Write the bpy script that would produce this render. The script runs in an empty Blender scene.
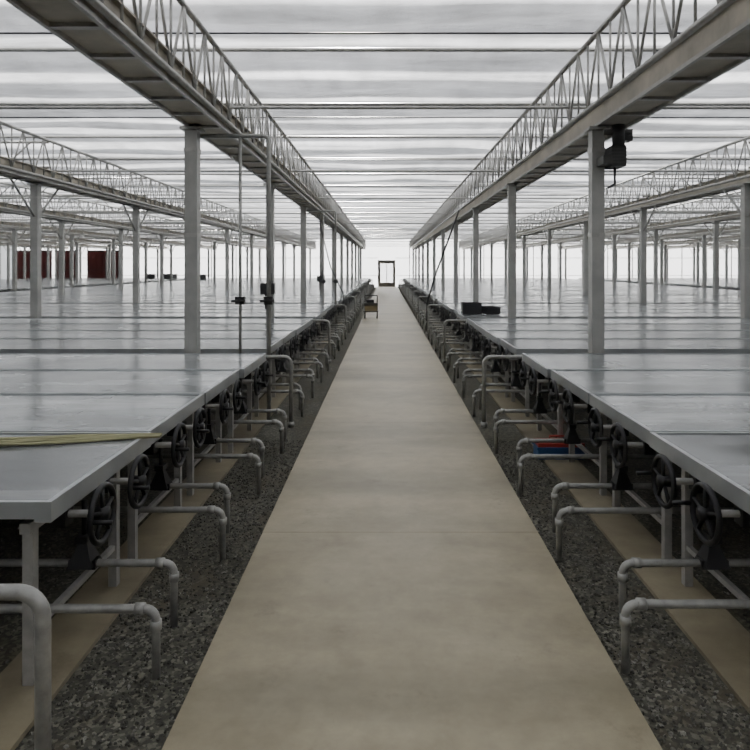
import bpy, math, random
from mathutils import Vector, Matrix
random.seed(7)
S=bpy.context.scene
COL=S.collection

# ---------------------------------------------------------------- materials
def mat(name):
    m=bpy.data.materials.new(name); m.use_nodes=True
    nt=m.node_tree; b=nt.nodes['Principled BSDF']
    return m,nt,b
def N(nt,t,**k):
    n=nt.nodes.new(t)
    for a,v in k.items(): setattr(n,a,v)
    return n
def L(nt,a,b): nt.links.new(a,b)
def coords(nt,scale=(1,1,1),world=True):
    mp=N(nt,'ShaderNodeMapping'); mp.inputs['Scale'].default_value=scale
    if world:
        g=N(nt,'ShaderNodeNewGeometry'); L(nt,g.outputs['Position'],mp.inputs[0])
    else:
        g=N(nt,'ShaderNodeTexCoord'); L(nt,g.outputs['Object'],mp.inputs[0])
    return mp.outputs[0]
def noise(nt,vec,scale,detail=4,rough=.6):
    n=N(nt,'ShaderNodeTexNoise'); n.inputs['Scale'].default_value=scale
    n.inputs['Detail'].default_value=detail; n.inputs['Roughness'].default_value=rough
    L(nt,vec,n.inputs['Vector']); return n.outputs['Fac']
def ramp(nt,fac,stops):
    r=N(nt,'ShaderNodeValToRGB'); e=r.color_ramp.elements
    while len(e)<len(stops): e.new(.5)
    for i,(p,c) in enumerate(stops):
        e[i].position=p; e[i].color=(c[0],c[1],c[2],1)
    L(nt,fac,r.inputs[0]); return r.outputs[0]
def mixc(nt,a,b,fac,mode='MIX'):
    m=N(nt,'ShaderNodeMix',data_type='RGBA',blend_type=mode)
    if isinstance(fac,(int,float)): m.inputs[0].default_value=fac
    else: L(nt,fac,m.inputs[0])
    for s,v in((6,a),(7,b)):
        if isinstance(v,tuple): m.inputs[s].default_value=(v[0],v[1],v[2],1)
        else: L(nt,v,m.inputs[s])
    return m.outputs[2]
def bump(nt,b,h,strength=.3,dist=.01):
    n=N(nt,'ShaderNodeBump'); n.inputs['Strength'].default_value=strength; n.inputs['Distance'].default_value=dist
    L(nt,h,n.inputs['Height']); L(nt,n.outputs[0],b.inputs['Normal'])
def simple(name,col,rough=.6,metal=0,var=.2,sc=6):
    m,nt,b=mat(name)
    f=noise(nt,coords(nt),sc)
    lo=tuple(c*(1-var) for c in col); hi=tuple(min(1,c*(1+var)) for c in col)
    L(nt,ramp(nt,f,[(.3,lo),(.7,hi)]),b.inputs['Base Color'])
    b.inputs['Roughness'].default_value=rough; b.inputs['Metallic'].default_value=metal
    return m

GALV=simple('galvanized_steel',(.40,.395,.375),.42,.4,.2,14)
ALU=simple('aluminium_rim',(.38,.40,.405),.38,.5,.12,5)
COLM=simple('column_paint',(.36,.36,.34),.5,.3,.18,5)
GUT=simple('gutter_steel',(.38,.345,.28),.55,.25,.3,3)
BLACK=simple('black_cast_iron',(.010,.010,.011),.45,.2,.3,20)
RUBBER=simple('black_plastic',(.014,.014,.016),.5,0,.2,10)
RED=simple('red_curtain',(.085,.010,.008),.8,0,.45,1.2)
REDP=simple('red_plastic',(.35,.03,.02),.45,0,.1)
BLUE=simple('blue_plastic',(.03,.10,.25),.4,0,.1)
YEL=simple('yellow_hose',(.34,.33,.18),.6,0,.2,10)
TAN=simple('tan_box',(.35,.27,.14),.7,0,.2,10)
DARKW=simple('dark_steel',(.06,.06,.055),.5,.3)
DOORF=simple('door_frame_paint',(.13,.115,.09),.6,0)
PIPEM=simple('pipe_grey',(.33,.33,.31),.42,.35,.25,18)

# concrete path
def concrete(name,base,dark,big=.5):
    m,nt,b=mat(name)
    v=coords(nt)
    c=ramp(nt,noise(nt,coords(nt,(.22,1.0,1)),.9,5,.6),[(.38,dark),(.58,base)])  # broad cross bands: roof-structure shadows put into the concrete colour
    c=mixc(nt,c,ramp(nt,noise(nt,v,2.1,7,.7),[(.35,(.80,.78,.74)),(.62,(1.05,1.05,1.05))]),1,'MULTIPLY')
    c=mixc(nt,c,ramp(nt,noise(nt,v,12,6,.7),[(.3,(.86,.86,.86)),(.7,(1.05,1.05,1.05))]),1,'MULTIPLY')
    sp=noise(nt,v,3.3,9,.8)
    c=mixc(nt,c,(.13,.105,.068),ramp(nt,sp,[(.58,(0,0,0)),(.70,(.6,.6,.6))]))
    L(nt,c,b.inputs['Base Color']); b.inputs['Roughness'].default_value=.45
    bump(nt,b,noise(nt,v,60,4),.15,.004)
    return m
PATH=concrete('path_concrete',(.40,.352,.240),(.245,.215,.143))
JOINT=simple('joint_filler',(.17,.15,.105),.9)
CURB=concrete('curb_concrete',(.34,.30,.205),(.19,.165,.115))

# gravel ground
GR,nt,b=mat('gravel')
v=coords(nt)
vo=N(nt,'ShaderNodeTexVoronoi'); vo.inputs['Scale'].default_value=70; L(nt,v,vo.inputs['Vector'])
c=ramp(nt,vo.outputs['Color'],[(.15,(.024,.023,.019)),(.55,(.070,.068,.055)),(.9,(.21,.205,.175))])
c=mixc(nt,c,ramp(nt,noise(nt,v,1.3,5),[(.35,(.55,.54,.42)),(.65,(1.2,1.2,1.15))]),1,'MULTIPLY')
c=mixc(nt,c,(.075,.060,.035),ramp(nt,noise(nt,v,2.0,7,.7),[(.5,(0,0,0)),(.62,(.7,.7,.7))]))
L(nt,c,b.inputs['Base Color']); b.inputs['Roughness'].default_value=.9
bump(nt,b,vo.outputs['Distance'],-.7,.012)
STONE,nt,b=mat('gravel_stone')
vo=N(nt,'ShaderNodeTexVoronoi'); vo.inputs['Scale'].default_value=40; L(nt,coords(nt),vo.inputs['Vector'])
L(nt,ramp(nt,vo.outputs['Color'],[(.2,(.035,.034,.028)),(.6,(.085,.082,.068)),(.92,(.27,.265,.23))]),b.inputs['Base Color']); b.inputs['Roughness'].default_value=.85

# bench surface
BT,nt,b=mat('bench_top_sheet')
v=coords(nt)
c=ramp(nt,noise(nt,coords(nt,(.40,1.7,1)),1.2,7,.68),[(.34,(.13,.14,.143)),(.5,(.29,.305,.31)),(.66,(.54,.555,.56))])
oi=N(nt,'ShaderNodeObjectInfo')
c=mixc(nt,c,ramp(nt,oi.outputs['Random'],[(0,(.55,.56,.57)),(.5,(.92,.92,.92)),(1,(1.35,1.35,1.35))]),1,'MULTIPLY')
br=N(nt,'ShaderNodeTexBrick'); br.offset=0; br.inputs['Scale'].default_value=1
br.inputs['Brick Width'].default_value=.6; br.inputs['Row Height'].default_value=.5; br.inputs['Mortar Size'].default_value=.005
br.inputs['Color1'].default_value=(1,1,1,1); br.inputs['Color2'].default_value=(.85,.87,.88,1); br.inputs['Mortar'].default_value=(.8,.81,.81,1)
L(nt,v,br.inputs['Vector'])
c=mixc(nt,c,br.outputs['Color'],1,'MULTIPLY')
L(nt,c,b.inputs['Base Color']); b.inputs['Metallic'].default_value=.4
L(nt,ramp(nt,noise(nt,v,2.2,5),[(.3,(.12,)*3),(.7,(.30,)*3)]),b.inputs['Roughness'])
bump(nt,b,noise(nt,coords(nt,(.6,1.5,1)),3,3),.10,.01)

# translucent film (ceiling) and wall sheet
def film(name,tr,df,sc,dark=.65,gloss=.12,tfac=.4):
    m=bpy.data.materials.new(name); m.use_nodes=True; nt=m.node_tree; nt.nodes.clear()
    o=N(nt,'ShaderNodeOutputMaterial')
    f=ramp(nt,noise(nt,coords(nt,sc),1.0,7,.7),[(.3,(dark,)*3),(.7,(1,1,1))])
    f2=ramp(nt,noise(nt,coords(nt,(2.2,.5,1)),1.3,5,.7),[(.3,(.5+.5*dark,)*3),(.6,(1,1,1))])
    f=mixc(nt,f,f2,1,'MULTIPLY')
    t=N(nt,'ShaderNodeBsdfTranslucent'); d=N(nt,'ShaderNodeBsdfDiffuse'); g=N(nt,'ShaderNodeBsdfGlossy')
    g.inputs['Roughness'].default_value=.3; g.inputs['Color'].default_value=(.85,.85,.85,1)
    L(nt,mixc(nt,f,tr,1,'MULTIPLY'),t.inputs[0]); d.inputs[0].default_value=(*df,1)
    m1=N(nt,'ShaderNodeMixShader'); m1.inputs[0].default_value=tfac; L(nt,t.outputs[0],m1.inputs[1]); L(nt,d.outputs[0],m1.inputs[2])
    m2=N(nt,'ShaderNodeMixShader'); m2.inputs[0].default_value=gloss; L(nt,m1.outputs[0],m2.inputs[1]); L(nt,g.outputs[0],m2.inputs[2])
    bp=N(nt,'ShaderNodeBump'); bp.inputs['Strength'].default_value=1; bp.inputs['Distance'].default_value=.14
    L(nt,noise(nt,coords(nt,(1.6,3,1)),1.5,7,.65),bp.inputs['Height'])
    for s in(d,g): L(nt,bp.outputs[0],s.inputs['Normal'])
    L(nt,m2.outputs[0],o.inputs[0]); return m
CEIL=film('ceiling_film',(.74,.75,.78),(.62,.62,.64),(.45,2.4,1),.4,.2)  # stretched noise puts shadow bands and wrinkle highlights into the film tint
WALL=film('polycarbonate_sheet',(.98,.985,1.0),(.8,.8,.8),(3,1,.4),.9,.04,.15)
SHADE=simple('shade_cloth',(.25,.25,.25),.9)
SCREEN=film('dimming_strip_film',(.76,.76,.77),(.3,.3,.3),(1,1,1),.8,.0,.42)  # for the unseen strips added to darken the near ceiling

# ---------------------------------------------------------------- mesh builder
class MB:
    def __init__(s): s.v=[];s.f=[];s.m=[];s.mats=[];s.sm=[]
    def mi(s,m):
        if m not in s.mats: s.mats.append(m)
        return s.mats.index(m)
    def add(s,vs,fs,m,smooth=False):
        o=len(s.v); s.v+=[tuple(x) for x in vs]; k=s.mi(m)
        for f in fs: s.f.append([i+o for i in f]); s.m.append(k); s.sm.append(smooth)
    def box(s,a,b,m):
        x0,y0,z0=a;x1,y1,z1=b
        s.add([(x0,y0,z0),(x1,y0,z0),(x1,y1,z0),(x0,y1,z0),(x0,y0,z1),(x1,y0,z1),(x1,y1,z1),(x0,y1,z1)],
          [(0,3,2,1),(4,5,6,7),(0,1,5,4),(1,2,6,5),(2,3,7,6),(3,0,4,7)],m)
    def frustum(s,c,a,b,z0,z1,m):
        x,y=c
        vs=[(x+i*a,y+j*a,z0) for i,j in((-1,-1),(1,-1),(1,1),(-1,1))]+[(x+i*b,y+j*b,z1) for i,j in((-1,-1),(1,-1),(1,1),(-1,1))]
        s.add(vs,[(0,3,2,1),(4,5,6,7),(0,1,5,4),(1,2,6,5),(2,3,7,6),(3,0,4,7)],m)
    def tube(s,pts,r,m,n=8,closed=False):
        pts=[Vector(p) for p in pts]; k=len(pts); vs=[];fs=[]
        up=None
        for i,p in enumerate(pts):
            if closed: t=pts[(i+1)%k]-pts[i-1]
            else: t=pts[min(i+1,k-1)]-pts[max(i-1,0)]
            t.normalize()
            if up is None:
                up=Vector((0,0,1)) if abs(t.z)<.9 else Vector((1,0,0))
            u=(up-t*up.dot(t)).normalized(); w=t.cross(u); up=u
            for j in range(n):
                a=2*math.pi*j/n; vs.append(p+u*(r*math.cos(a))+w*(r*math.sin(a)))
        for i in range(k if closed else k-1):
            for j in range(n):
                a=i*n+j;b=i*n+(j+1)%n;c=((i+1)%k)*n+(j+1)%n;d=((i+1)%k)*n+j
                fs.append((a,b,c,d))
        if not closed:
            fs.append(tuple(range(n-1,-1,-1))); fs.append(tuple((k-1)*n+j for j in range(n)))
        s.add(vs,fs,m,True)
    def mesh(s,name):
        me=bpy.data.meshes.new(name); me.from_pydata(s.v,[],s.f)
        for m in s.mats: me.materials.append(m)
        me.polygons.foreach_set('material_index',s.m); me.polygons.foreach_set('use_smooth',s.sm)
        me.update(); return me
def obj(name,me,loc=(0,0,0),rot=0,sc=(1,1,1)):
    if isinstance(me,MB): me=me.mesh(name)
    o=bpy.data.objects.new(name,me); o.location=loc; o.rotation_euler=(0,0,rot); o.scale=sc; COL.objects.link(o); return o
def arc(c,r,a0,a1,n,plane='xz'):
    out=[]
    for i in range(n+1):
        a=a0+(a1-a0)*i/n
        out.append((c[0]+r*math.cos(a),c[1],c[2]+r*math.sin(a)))
    return out

XL,XR=-29.8,30.5; Y0,Y1=-7,52; ZC=3.87
PL,PR=-.73,.90   # path edges
BAY=4.4; NB=11
starts=[2.35+BAY*i for i in range(NB)]
cols_y=[2.15+BAY*i for i in range(-1,NB+1)]
cols_x=[-1.95-3.95*i for i in range(7)]+[2.12+3.95*i for i in range(7)]

# ---------------------------------------------------------------- shell
m=MB(); m.box((XL,Y0,-.3),(XR,Y1,0),GR); obj('floor',m)
m=MB()
y=Y0+.05
while y<Y1-.2:
    e=min(y+2.7,Y1-.15); m.box((PL,y,.001),(PR,e-.003,.03),PATH)
    m.box((PL+.004,e-.003,.001),(PR-.004,e,.0285),JOINT); y=e
obj('concrete_path',m)
for x0 in(-1.50,1.30):
    m=MB(); m.box((x0,Y0+.05,.001),(x0+.27,Y1-.3,.02),CURB); obj('concrete_curb_strip',m)
for sx in(-1,1):
    for x in (4.2,7.2,10.4):
        m=MB(); m.box((sx*x-.14,Y0+.05,.001),(sx*x+.14,Y1-.3,.02),CURB); obj('concrete_curb_strip',m)

# ceiling: sagging film between cross pipes
m=MB(); nx=90; ny=int((Y1-Y0)/.08); vs=[];fs=[]
random.seed(3); ph=[random.uniform(0,6) for _ in range(40)]
for j in range(ny+1):
    y=Y0+(Y1-Y0)*j/ny; t=((y-2.15)/2.2)%1; k=int((y+20)/2.2)
    for i in range(nx+1):
        x=XL+(XR-XL)*i/nx
        sag=math.sin(math.pi*t)*(.09+.03*math.sin(x*.9+ph[k%40]))
        pl=.025*math.sin(y*11+math.sin(x*.7+ph[(k*3)%40])*2.5)*math.sin(math.pi*t)
        vs.append((x,y,ZC-sag+pl+.02*math.sin(x*2.3+y*3.1)))
for j in range(ny):
    for i in range(nx):
        a=j*(nx+1)+i; fs.append((a,a+1,a+nx+2,a+nx+1))
m.add(vs,fs,CEIL,True); obj('ceiling',m)
# unseen translucent strips added above the film, denser near the camera to dim it
m=MB(); random.seed(11); y=Y0
while y<Y1-1:
    for k in range(2):
        w=(random.uniform(.8,1.02) if y<10 else (random.uniform(.3,.8) if y<18 else random.uniform(.05,.25)))
        yy=y+1.1*k+random.uniform(0,.1)
        m.add([(XL,yy,4.25),(XR,yy,4.25),(XR,yy+w,4.25),(XL,yy+w,4.25)],[(0,1,2,3)],SCREEN)
    y+=2.2
obj('added_dimming_strips',m)
m=MB(); y=Y0+.1
while y<Y1-1:
    m.box((XL,y,4.10),(XR,y+(.08 if y<20 else .05),4.13),SHADE); y+=1.1
obj('roof_purlin',m)
# walls
def ribwall(name,x0,x1,y,skip=None):
    m=MB(); segs=[(x0,x1,0.0,ZC)]
    if skip: segs=[(x0,skip[0],0,ZC),(skip[1],x1,0,ZC),(skip[0],skip[1],skip[2],ZC)]
    for a,b,c,d in segs:
        m.add([(a,y,c),(b,y,c),(b,y,d),(a,y,d)],[(0,1,2,3)],WALL)
    x=x0
    while x<=x1:
        if not(skip and skip[0]-.1<x<skip[1]+.1): m.box((x-.03,y-.06,0),(x+.03,y-.005,ZC-.15),COLM)
        x+=1.98
    for z in(.9,2.3):
        if skip:
            m.box((x0,y-.04,z),(skip[0],y-.005,z+.04),COLM); m.box((skip[1],y-.04,z),(x1,y-.005,z+.04),COLM)
        else: m.box((x0,y-.04,z),(x1,y-.005,z+.04),COLM)
    return obj(name,m)
ribwall('wall_back',XL,XR,Y1,(-.65,.75,2.15))
m=MB(); m.box((XL,Y0-.1,0),(XR,Y0,ZC),SHADE); obj('wall_front',m)
for nm,x in(('wall_left',XL),('wall_right',XR)):
    m=MB(); m.add([(x,Y0,0),(x,Y1,0),(x,Y1,ZC),(x,Y0,ZC)],[(0,1,2,3)],WALL)
    y=Y0
    while y<Y1: m.box((x-.04,y-.04,0),(x+.04,y+.04,ZC-.15),COLM); y+=2.2
    obj(nm,m)
# door
m=MB()
m.box((-.64,Y1-.1,0),(-.46,Y1-.01,2.14),DOORF); m.box((.56,Y1-.1,0),(.74,Y1-.01,2.14),DOORF)
m.box((-.46,Y1-.1,1.9),(.56,Y1-.01,2.14),DOORF); m.box((-.46,Y1-.08,0),(.56,Y1-.03,.35),DOORF)
m.box((.02,Y1-.08,.35),(.06,Y1-.03,1.9),DOORF); m.box((-.46,Y1-.05,.35),(.56,Y1-.04,1.9),WALL)
obj('door_1',m)
# red curtain sections
for a,b in((-29.3,-26.4),(-26.2,-24.4),(-23.6,-20.9)):
    m=MB(); n=int((b-a)/.08); vs=[];fs=[]
    for i in range(n+1):
        x=a+(b-a)*i/n; yy=Y1-.6+.04*math.sin(x*17)
        vs+= [(x,yy,.02),(x,yy,2.85)]
    for i in range(n): fs.append((2*i,2*i+2,2*i+3,2*i+1))
    m.add(vs,fs,RED,True); m.box((a,Y1-.66,2.84),(b,Y1-.52,2.92),DARKW)
    m.box((a,Y1-.67,1.35),(b,Y1-.645,1.42),DARKW)
    obj('red_curtain_panel',m)

# ---------------------------------------------------------------- columns
m=MB()
w=.062
m.box((-w,-w,0),(w,w,3.0),COLM); m.box((-.12,-.12,0),(.12,.12,.02),GALV); m.box((-.1,-.1,2.97),(.1,.1,3.0),GALV)
for i,j in((-1,-1),(1,-1),(1,1),(-1,1)): m.tube([(i*.09,j*.09,.02),(i*.09,j*.09,.05)],.012,GALV,6)
for z in(1.9,2.75): m.box((-w-.006,-w-.006,z),(w+.006,w+.006,z+.04),GALV)
cm=m.mesh('steel_column')
for x in cols_x:
    for y in cols_y[1:]:
        obj('steel_column',cm,(x,y,0))
# ---------------------------------------------------------------- gutter & trusses
LEN=Y1-Y0-.3
g=MB(); hw=.18
prof=[(-hw,.16),(-hw,0),(hw,0),(hw,.16),(hw+.04,.16),(hw+.04,.175),(hw-.012,.175),(hw-.012,.012),(-hw+.012,.012),(-hw+.012,.175),(-hw-.04,.175),(-hw-.04,.16)]
vs=[(px,0,pz) for px,pz in prof]+[(px,LEN,pz) for px,pz in prof]; n=len(prof)
g.add(vs,[(i,i+n,(i+1)%n+n,(i+1)%n) for i in range(n)]+[tuple(range(n)),tuple(range(2*n-1,n-1,-1))],GUT)
y=.2
while y<LEN: g.box((-hw,y,-.025),(hw,y+.05,0),GALV); y+=.55
g.box((-hw,0,-.03),(-hw+.03,LEN,0),GALV); g.box((hw-.03,0,-.03),(hw,LEN,0),GALV)
gm=g.mesh('rain_gutter')
t=MB(); h=.62
for z in(0,h): t.tube([(0,0,z),(0,LEN,z)],.026,GALV,6)
y=0;k=0
while y+.3<LEN:
    a,b=((0,h) if k%2 else (h,0)); t.tube([(0,y,a),(0,y+.3,b)],.013,GALV,5)
    t.tube([(0,y,0),(0,y,h)],.011,GALV,5)
    y+=.3;k+=1
tm=t.mesh('lattice_truss')
for x in cols_x:
    s=1 if x<0 else -1
    gx = x+s*.13 if x<0 else x+.15
    tx = x+.345 if x<0 else x-.24
    obj('rain_gutter',gm,(gx,Y0+.15,3.03))
    obj('lattice_truss',tm,(tx,Y0+.15,3.06))
# cross pipes & tie wires
y=2.15-4.4
while y<Y1-.5:
    m=MB(); m.tube([(XL+.1,y,3.79),(XR-.1,y,3.79)],.022,GALV,6); obj('ceiling_cross_pipe',m)
    if round((y-2.15)/2.2)%2==0:
        m=MB(); m.tube([(XL+.1,y+.12,3.235),(XR-.1,y+.12,3.235)],.018,GALV,6); obj('tie_rod',m)
    y+=2.2
for y in(5.95,9.3,13.0):
    m=MB(); m.tube([(XL+.1,y,3.74),(XR-.1,y,3.74)],.009,BLACK,5); obj('support_cable',m)
m=MB(); m.tube([(0,.062,2.45),(0,.75,3.0)],.018,GALV,6); m.tube([(0,-.062,2.45),(0,-.75,3.0)],.018,GALV,6); km=m.mesh('knee_brace')
for x in cols_x:
    if abs(x)>4:
        for y in cols_y[1:-1]: obj('knee_brace',km,(x,y,0))
t=MB(); LX=3.95*6
for z in(0,.42): t.tube([(0,0,z),(LX,0,z)],.022,GALV,6)
x=0;k=0
while x+.45<LX:
    a,b=((0,.42) if k%2 else (.42,0)); t.tube([(x,0,a),(x+.45,0,b)],.013,GALV,5); x+=.45;k+=1
tt=t.mesh('cross_truss')
for y in cols_y[3:-1]:
    obj('cross_truss',tt,(6.02,y-.16,3.25)); obj('cross_truss',tt,(-5.9-LX+.3,y-.16,3.25))

# ---------------------------------------------------------------- benches
BL=11.8; BW=1.0
def bench_mesh():
    m=MB(); z0,z1=.688,.75
    m.box((0,-BW/2,z0),(.022,BW/2,z1),ALU); m.box((BL-.022,-BW/2,z0),(BL,BW/2,z1),ALU)
    m.box((.022,-BW/2,z0),(BL-.022,-BW/2+.018,z1),ALU); m.box((.022,BW/2-.018,z0),(BL-.022,BW/2,z1),ALU)
    m.box((0,-BW/2,z0-.012),(.06,BW/2,z0),ALU)
    m.box((.022,-BW/2+.018,z1-.018),(BL-.022,BW/2-.018,z1-.006),BT)
    x=.5
    while x<BL: m.box((x,-BW/2+.025,z0),(x+.03,BW/2-.025,z1-.024),GALV); x+=.8
    x=.14
    while x<BL:
        for y in(-.38,.38): m.box((x-.02,y-.02,.021),(x+.02,y+.02,.60),GALV)
        m.box((x-.02,-.42,.60),(x+.02,.42,.64),GALV); m.box((x-.012,-.36,.2),(x+.012,.36,.225),GALV)
        x+=2.88
    for y in(-.2,.2):
        m.tube([(-.07,y,.595),(BL-.1,y,.595)],.016,GALV,8)
        m.tube([(0.18,y,.661),(BL-.2,y,.661)],.022,GALV,8)
        R=.112; cx=-.055
        m.tube([(cx,y+R*math.cos(a*math.pi/12),.595+R*math.sin(a*math.pi/12)) for a in range(24)],.0125,BLACK,8,True)
        for a in range(5):
            an=a*2*math.pi/5+.3
            m.tube([(cx,y,.595),(cx,y+R*math.cos(an),.595+R*math.sin(an))],.009,BLACK,6)
        m.tube([(cx-.025,y,.595),(cx+.03,y,.595)],.028,BLACK,10)
        m.tube([(cx-.012,y+R*.95,.60),(cx-.085,y+R*.95,.60)],.010,BLACK,8)
        m.box((.08,y-.035,.55),(.14,y+.035,.645),BLACK)
    return m.mesh('rolling_bench')
bm=bench_mesh()
random.seed(5)
for st in starts:
    for i in range(4):
        yc=st+.5+1.02*i
        for side in(-1,1):
            jit=random.uniform(-.02,.03)
            x=(-1.20-jit) if side<0 else (1.34+jit)
            obj('rolling_bench',bm,(x,yc,0),math.pi if side<0 else 0)
            x2=-14.6 if side<0 else 14.8
            obj('rolling_bench',bm,(x2+jit*5*side,yc,0),math.pi if side<0 else 0)
# pipes with elbows + black supports
def pipe_mesh(L_,H):
    m=MB(); r=.017; R=.045
    pts=[(0,0,0.0),(0,0,H-R)]+arc((R,0,H-R),R,math.pi,math.pi/2,6)[1:]+[(L_,0,H)]
    m.tube(pts,r,PIPEM,10)
    m.tube([(0,0,H-R-.035),(0,0,H-R)],r+.006,PIPEM,10); m.tube([(R,0,H),(R+.035,0,H)],r+.006,PIPEM,10)
    m.tube([(L_-.02,0,0),(L_-.02,0,H)],.016,PIPEM,8)
    return m
m=pipe_mesh(1.9,.28)
m.frustum((.40,0),.055,.018,.275,.38,BLACK); m.tube([(.40,0,.37),(.40,0,.56)],.012,BLACK,8); m.box((.34,-.028,.262),(.46,.028,.30),BLACK)
m.box((.375,-.04,.38),(.425,.04,.41),BLACK)
pm=m.mesh('floor_heating_pipe')
pm2=pipe_mesh(1.6,.27).mesh('floor_heating_pipe')
tall=MB(); 
R=.07;H=.70;r=.021
tall.tube([(0,0,0),(0,0,H-R)]+arc((R,0,H-R),R,math.pi,math.pi/2,8)[1:]+[(.75,0,H)],r,PIPEM,12)
tall.tube([(.72,0,0),(.72,0,H)],r,PIPEM,12); tall.tube([(0,0,0),(0,0,.05)],r+.012,PIPEM,12)
tallm=tall.mesh('pipe_guard_rail')
for st in starts:
    for i in range(4):
        yc=st+.5+1.02*i
        for side in(-1,1):
            x=-.955 if side<0 else 1.03
            x2=-.895 if side<0 else .945
            r_=math.pi if side<0 else 0
            j=random.uniform(-.03,.03)
            obj('floor_heating_pipe',pm,(x+j*side,yc+.05,0),r_)
            obj('floor_heating_pipe',pm2,(x2,yc-.31+j,0),r_)
for i in range(NB):
    y=1.8 if i==0 else 2.12+BAY*i-.02
    for side in(-1,1):
        if i==0 and side>0: continue
        obj('pipe_guard_rail',tallm,(-.95 if side<0 else .98,y,0),math.pi if side<0 else 0)

def downpipe(xc,y,dirn):
    m=MB()
    x1=xc+dirn*.76; z=2.93
    m.tube([(xc+dirn*.07,y,z),(x1-dirn*.05,y,z),(x1-dirn*.015,y,z-.015),(x1,y,z-.05),(x1,y,.0)],.022,PIPEM,10)
    x2=xc+dirn*.47
    m.tube([(x2,y,z),(x2,y,.022)],.016,PIPEM,8)
    for xx in(x1,x2):
        m.box((xx-.045,y-.04,1.22),(xx+.045,y+.04,1.30),BLACK); m.tube([(xx,y-.1,1.26),(xx,y+.1,1.26)],.025,BLACK,8)
        m.tube([(xx-.07,y-.09,1.26),(xx+.07,y-.09,1.26)],.012,BLACK,6)
    obj('irrigation_downpipe',m)
downpipe(-1.95,6.60,1); downpipe(-1.95,15.40,1); 
# curtain drive motor at right column
m=MB(); x,y,z=2.12,6.42,2.58
m.box((x+.07,y-.12,z),(x+.21,y+.12,z+.20),RUBBER); m.tube([(x+.14,y-.1,z+.2),(x+.14,y-.1,z+.40)],.06,BLACK,12)
m.tube([(x+.0,y-.1,z+.33),(x+.27,y-.1,z+.33)],.03,DARKW,8); m.box((x-.02,y-.14,z+.02),(x+.07,y+.06,z+.1),DARKW)
m.box((x+.2,y-.1,z+.25),(x+.28,y+.02,z+.36),BLACK); m.tube([(x+.14,y,z),(x+.14,y,z-.16),(x+.07,y,z-.2)],.012,BLACK,6)
for q in range(5): m.box((x+.066,y-.128,z+.03+q*.033),(x+.214,y+.128,z+.042+q*.033),DARKW)
obj('curtain_drive_motor',m)
m=MB(); m.tube([(.98,16,.05),(1.02,16,.75),(1.25,16,1.5),(1.62,16,2.5),(1.8,16,3.0)],.022,BLACK,8); obj('hanging_hose',m)
m=MB(); m.tube([(-1.05,17,.05),(-1.12,17,.9),(-1.45,17,1.6),(-1.7,17,2.6),(-1.75,17,3.0)],.016,BLACK,8); obj('hanging_hose',m)
# small valve boxes on left columns
for y in(10.95,19.75):
    m=MB(); m.box((-1.95-.13,y-.2,1.15),(-1.95+.10,y-.07,1.33),RUBBER); m.tube([(-1.95-.05,y-.13,1.15),(-1.95-.05,y-.13,.9)],.02,BLACK,8)
    m.tube([(-1.95+.03,y-.13,1.33),(-1.95+.03,y-.13,1.5)],.015,BLACK,8); obj('control_box',m)

# small cart on the path
m=MB(); x,y=-.45,20
m.box((x-.24,y-.2,.22),(x+.22,y+.2,.26),DARKW); m.box((x-.2,y-.17,.262),(x+.18,y+.17,.42),TAN)
m.box((x-.22,y-.19,.42),(x+.2,y+.19,.50),DARKW)
for sx in(-.2,.18):
    for sy in(-.16,.16): m.tube([(x+sx-.02,y+sy,.10),(x+sx+.02,y+sy,.10)],.07,RUBBER,14)
    m.tube([(x+sx,y+.16,.1),(x+sx,y+.18,.72)],.018,DARKW,6); m.tube([(x+sx,y-.16,.1),(x+sx,y-.16,.24)],.018,DARKW,6)
m.tube([(x-.2,y+.18,.72),(x+.18,y+.18,.72)],.02,DARKW,6)
m.box((x-.15,y-.1,.50),(x+.08,y+.1,.60),RUBBER)
obj('hand_cart',m)
def crate(name,c,dx,dy,h,mt,lid=None,rot=0):
    m=MB(); t=.012
    m.box((-dx,-dy,0),(dx,dy,t),mt)
    for a in((-dx,-dy,dx,-dy+t),(-dx,dy-t,dx,dy),(-dx,-dy+t,-dx+t,dy-t),(dx-t,-dy+t,dx,dy-t)):
        m.box((a[0],a[1],t),(a[2],a[3],h),mt)
    m.box((-dx-.012,-dy-.012,h-.02),(dx+.012,-dy,h),mt); m.box((-dx-.012,dy,h-.02),(dx+.012,dy+.012,h),mt)
    if lid:
        m.box((-dx,-dy,h),(dx,dy,h+.03),lid); m.tube([(-dx*.4,0,h+.03),(-dx*.4,0,h+.07),(dx*.4,0,h+.07),(dx*.4,0,h+.03)],.01,lid,6)
    obj(name,m,c,rot)
crate('black_crate',(1.30+.26,11.9,.752),.17,.15,.20,RUBBER)
crate('black_crate',(1.60-.26+.56,11.8,.752),.13,.15,.13,RUBBER,None,.2)
crate('toolbox',(1.44,5.42,.021),.19,.09,.10,BLUE,REDP,0)
for x,y in((-17,47),(-16,47.2),(-15.3,46.6),(-12.5,44)):
    crate('black_crate',(x,y,.752),.3,.15,.35,RUBBER)
m=MB(); random.seed(9)
for k in range(9):
    pts=[]
    for i in range(26):
        t_=i/25; x=-2.15+1.02*t_
        pts.append((x,3.10+.16*t_+(k-4)*(.004+.020*(1-t_))+.008*math.sin(t_*9+k*1.7),.755+.003*math.sin(k*2+t_*7)))
    m.tube(pts,.006,YEL,6)
obj('yellow_hose_bundle',m)

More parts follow.
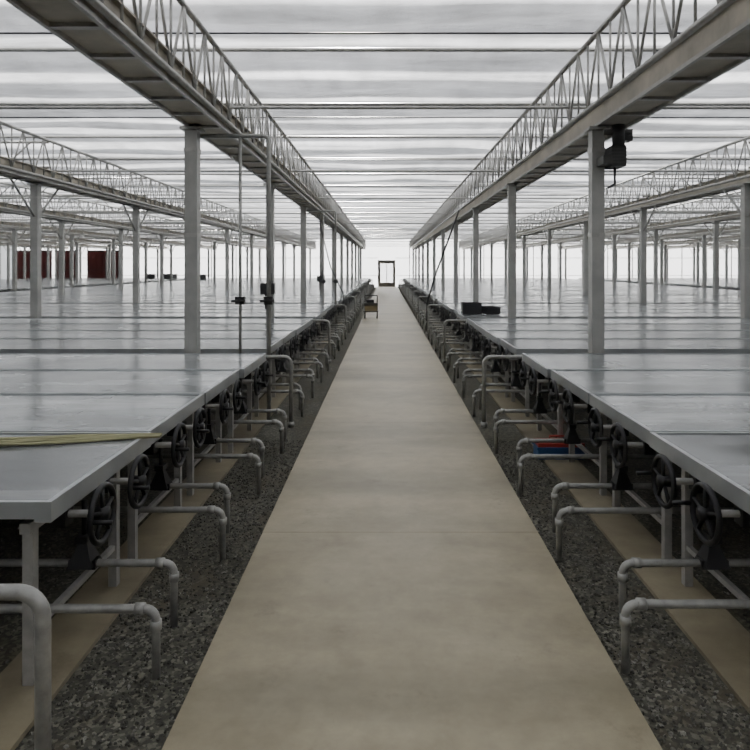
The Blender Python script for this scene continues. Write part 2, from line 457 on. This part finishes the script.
# gravel stones near camera
import numpy as np
rng=np.random.default_rng(2)
t_=(1+5**.5)/2
ico=np.array([(-1,t_,0),(1,t_,0),(-1,-t_,0),(1,-t_,0),(0,-1,t_),(0,1,t_),(0,-1,-t_),(0,1,-t_),(t_,0,-1),(t_,0,1),(-t_,0,-1),(-t_,0,1)])/1.9
icf=[(0,11,5),(0,5,1),(0,1,7),(0,7,10),(0,10,11),(1,5,9),(5,11,4),(11,10,2),(10,7,6),(7,1,8),(3,9,4),(3,4,2),(3,2,6),(3,6,8),(3,8,9),(4,9,5),(2,4,11),(6,2,10),(8,6,7),(9,8,1)]
V=[];F=[]
def scat(x0,x1,y0,y1,n):
    for _ in range(n):
        x=rng.uniform(x0,x1); y=y0+(y1-y0)*rng.uniform(0,1)**1.3; s=rng.uniform(.003,.0085)
        vv=ico*(s*rng.uniform(.7,1.3,3))*(1+rng.uniform(-.15,.15,(12,1)))
        a=rng.uniform(0,6.28); c,sn=math.cos(a),math.sin(a)
        o=len(V)
        for q in vv: V.append((x+q[0]*c-q[1]*sn,y+q[0]*sn+q[1]*c,q[2]+s*.3))
        F.extend([(i+o,j+o,k+o) for i,j,k in icf])
scat(-1.22,PL-.01,1.2,6,4500); scat(PR+.01,1.29,1.2,6,4000); scat(-2.6,-1.51,1.2,4,2000); scat(1.58,2.6,1.2,4,2000)
me=bpy.data.meshes.new('gravel_stones'); me.from_pydata(V,[],F); me.materials.append(STONE)
obj('gravel_stones',me)

# scattering volume added to give the far end its hazy glow
HZ=bpy.data.materials.new('haze_glow'); HZ.use_nodes=True; nt=HZ.node_tree; nt.nodes.clear()
o=N(nt,'ShaderNodeOutputMaterial'); vs_=N(nt,'ShaderNodeVolumeScatter'); vs_.inputs['Density'].default_value=.026
vs_.inputs['Anisotropy'].default_value=.65; L(nt,vs_.outputs[0],o.inputs['Volume'])
m=MB(); m.box((XL+.12,Y0+.02,.04),(XR-.12,Y1-.2,3.6),HZ); obj('haze_glow_volume',m)

# ---------------------------------------------------------------- light
w=bpy.data.worlds.new('World'); S.world=w; w.use_nodes=True
bg=w.node_tree.nodes['Background']; bg.inputs[0].default_value=(.94,.97,1.0,1); bg.inputs[1].default_value=2.6
sd=bpy.data.lights.new('sun','SUN'); sd.energy=32; sd.angle=math.radians(4); sd.color=(1,.975,.93)
so=bpy.data.objects.new('sun',sd); COL.objects.link(so)
d=Vector((.12,-1.8,-1)); so.rotation_euler=d.to_track_quat('-Z','Y').to_euler(); so.location=(0,20,20)

# ---------------------------------------------------------------- camera
c=bpy.data.cameras.new('camera'); c.sensor_width=36; c.lens=36*650/750
c.shift_x=-11/750; c.shift_y=-108/750; c.clip_end=300
co=bpy.data.objects.new('camera',c); co.location=(0,0,1.6); co.rotation_euler=(math.pi/2,0,0); COL.objects.link(co)
S.camera=co
S.view_settings.view_transform='AgX'
S.view_settings.exposure=0.45
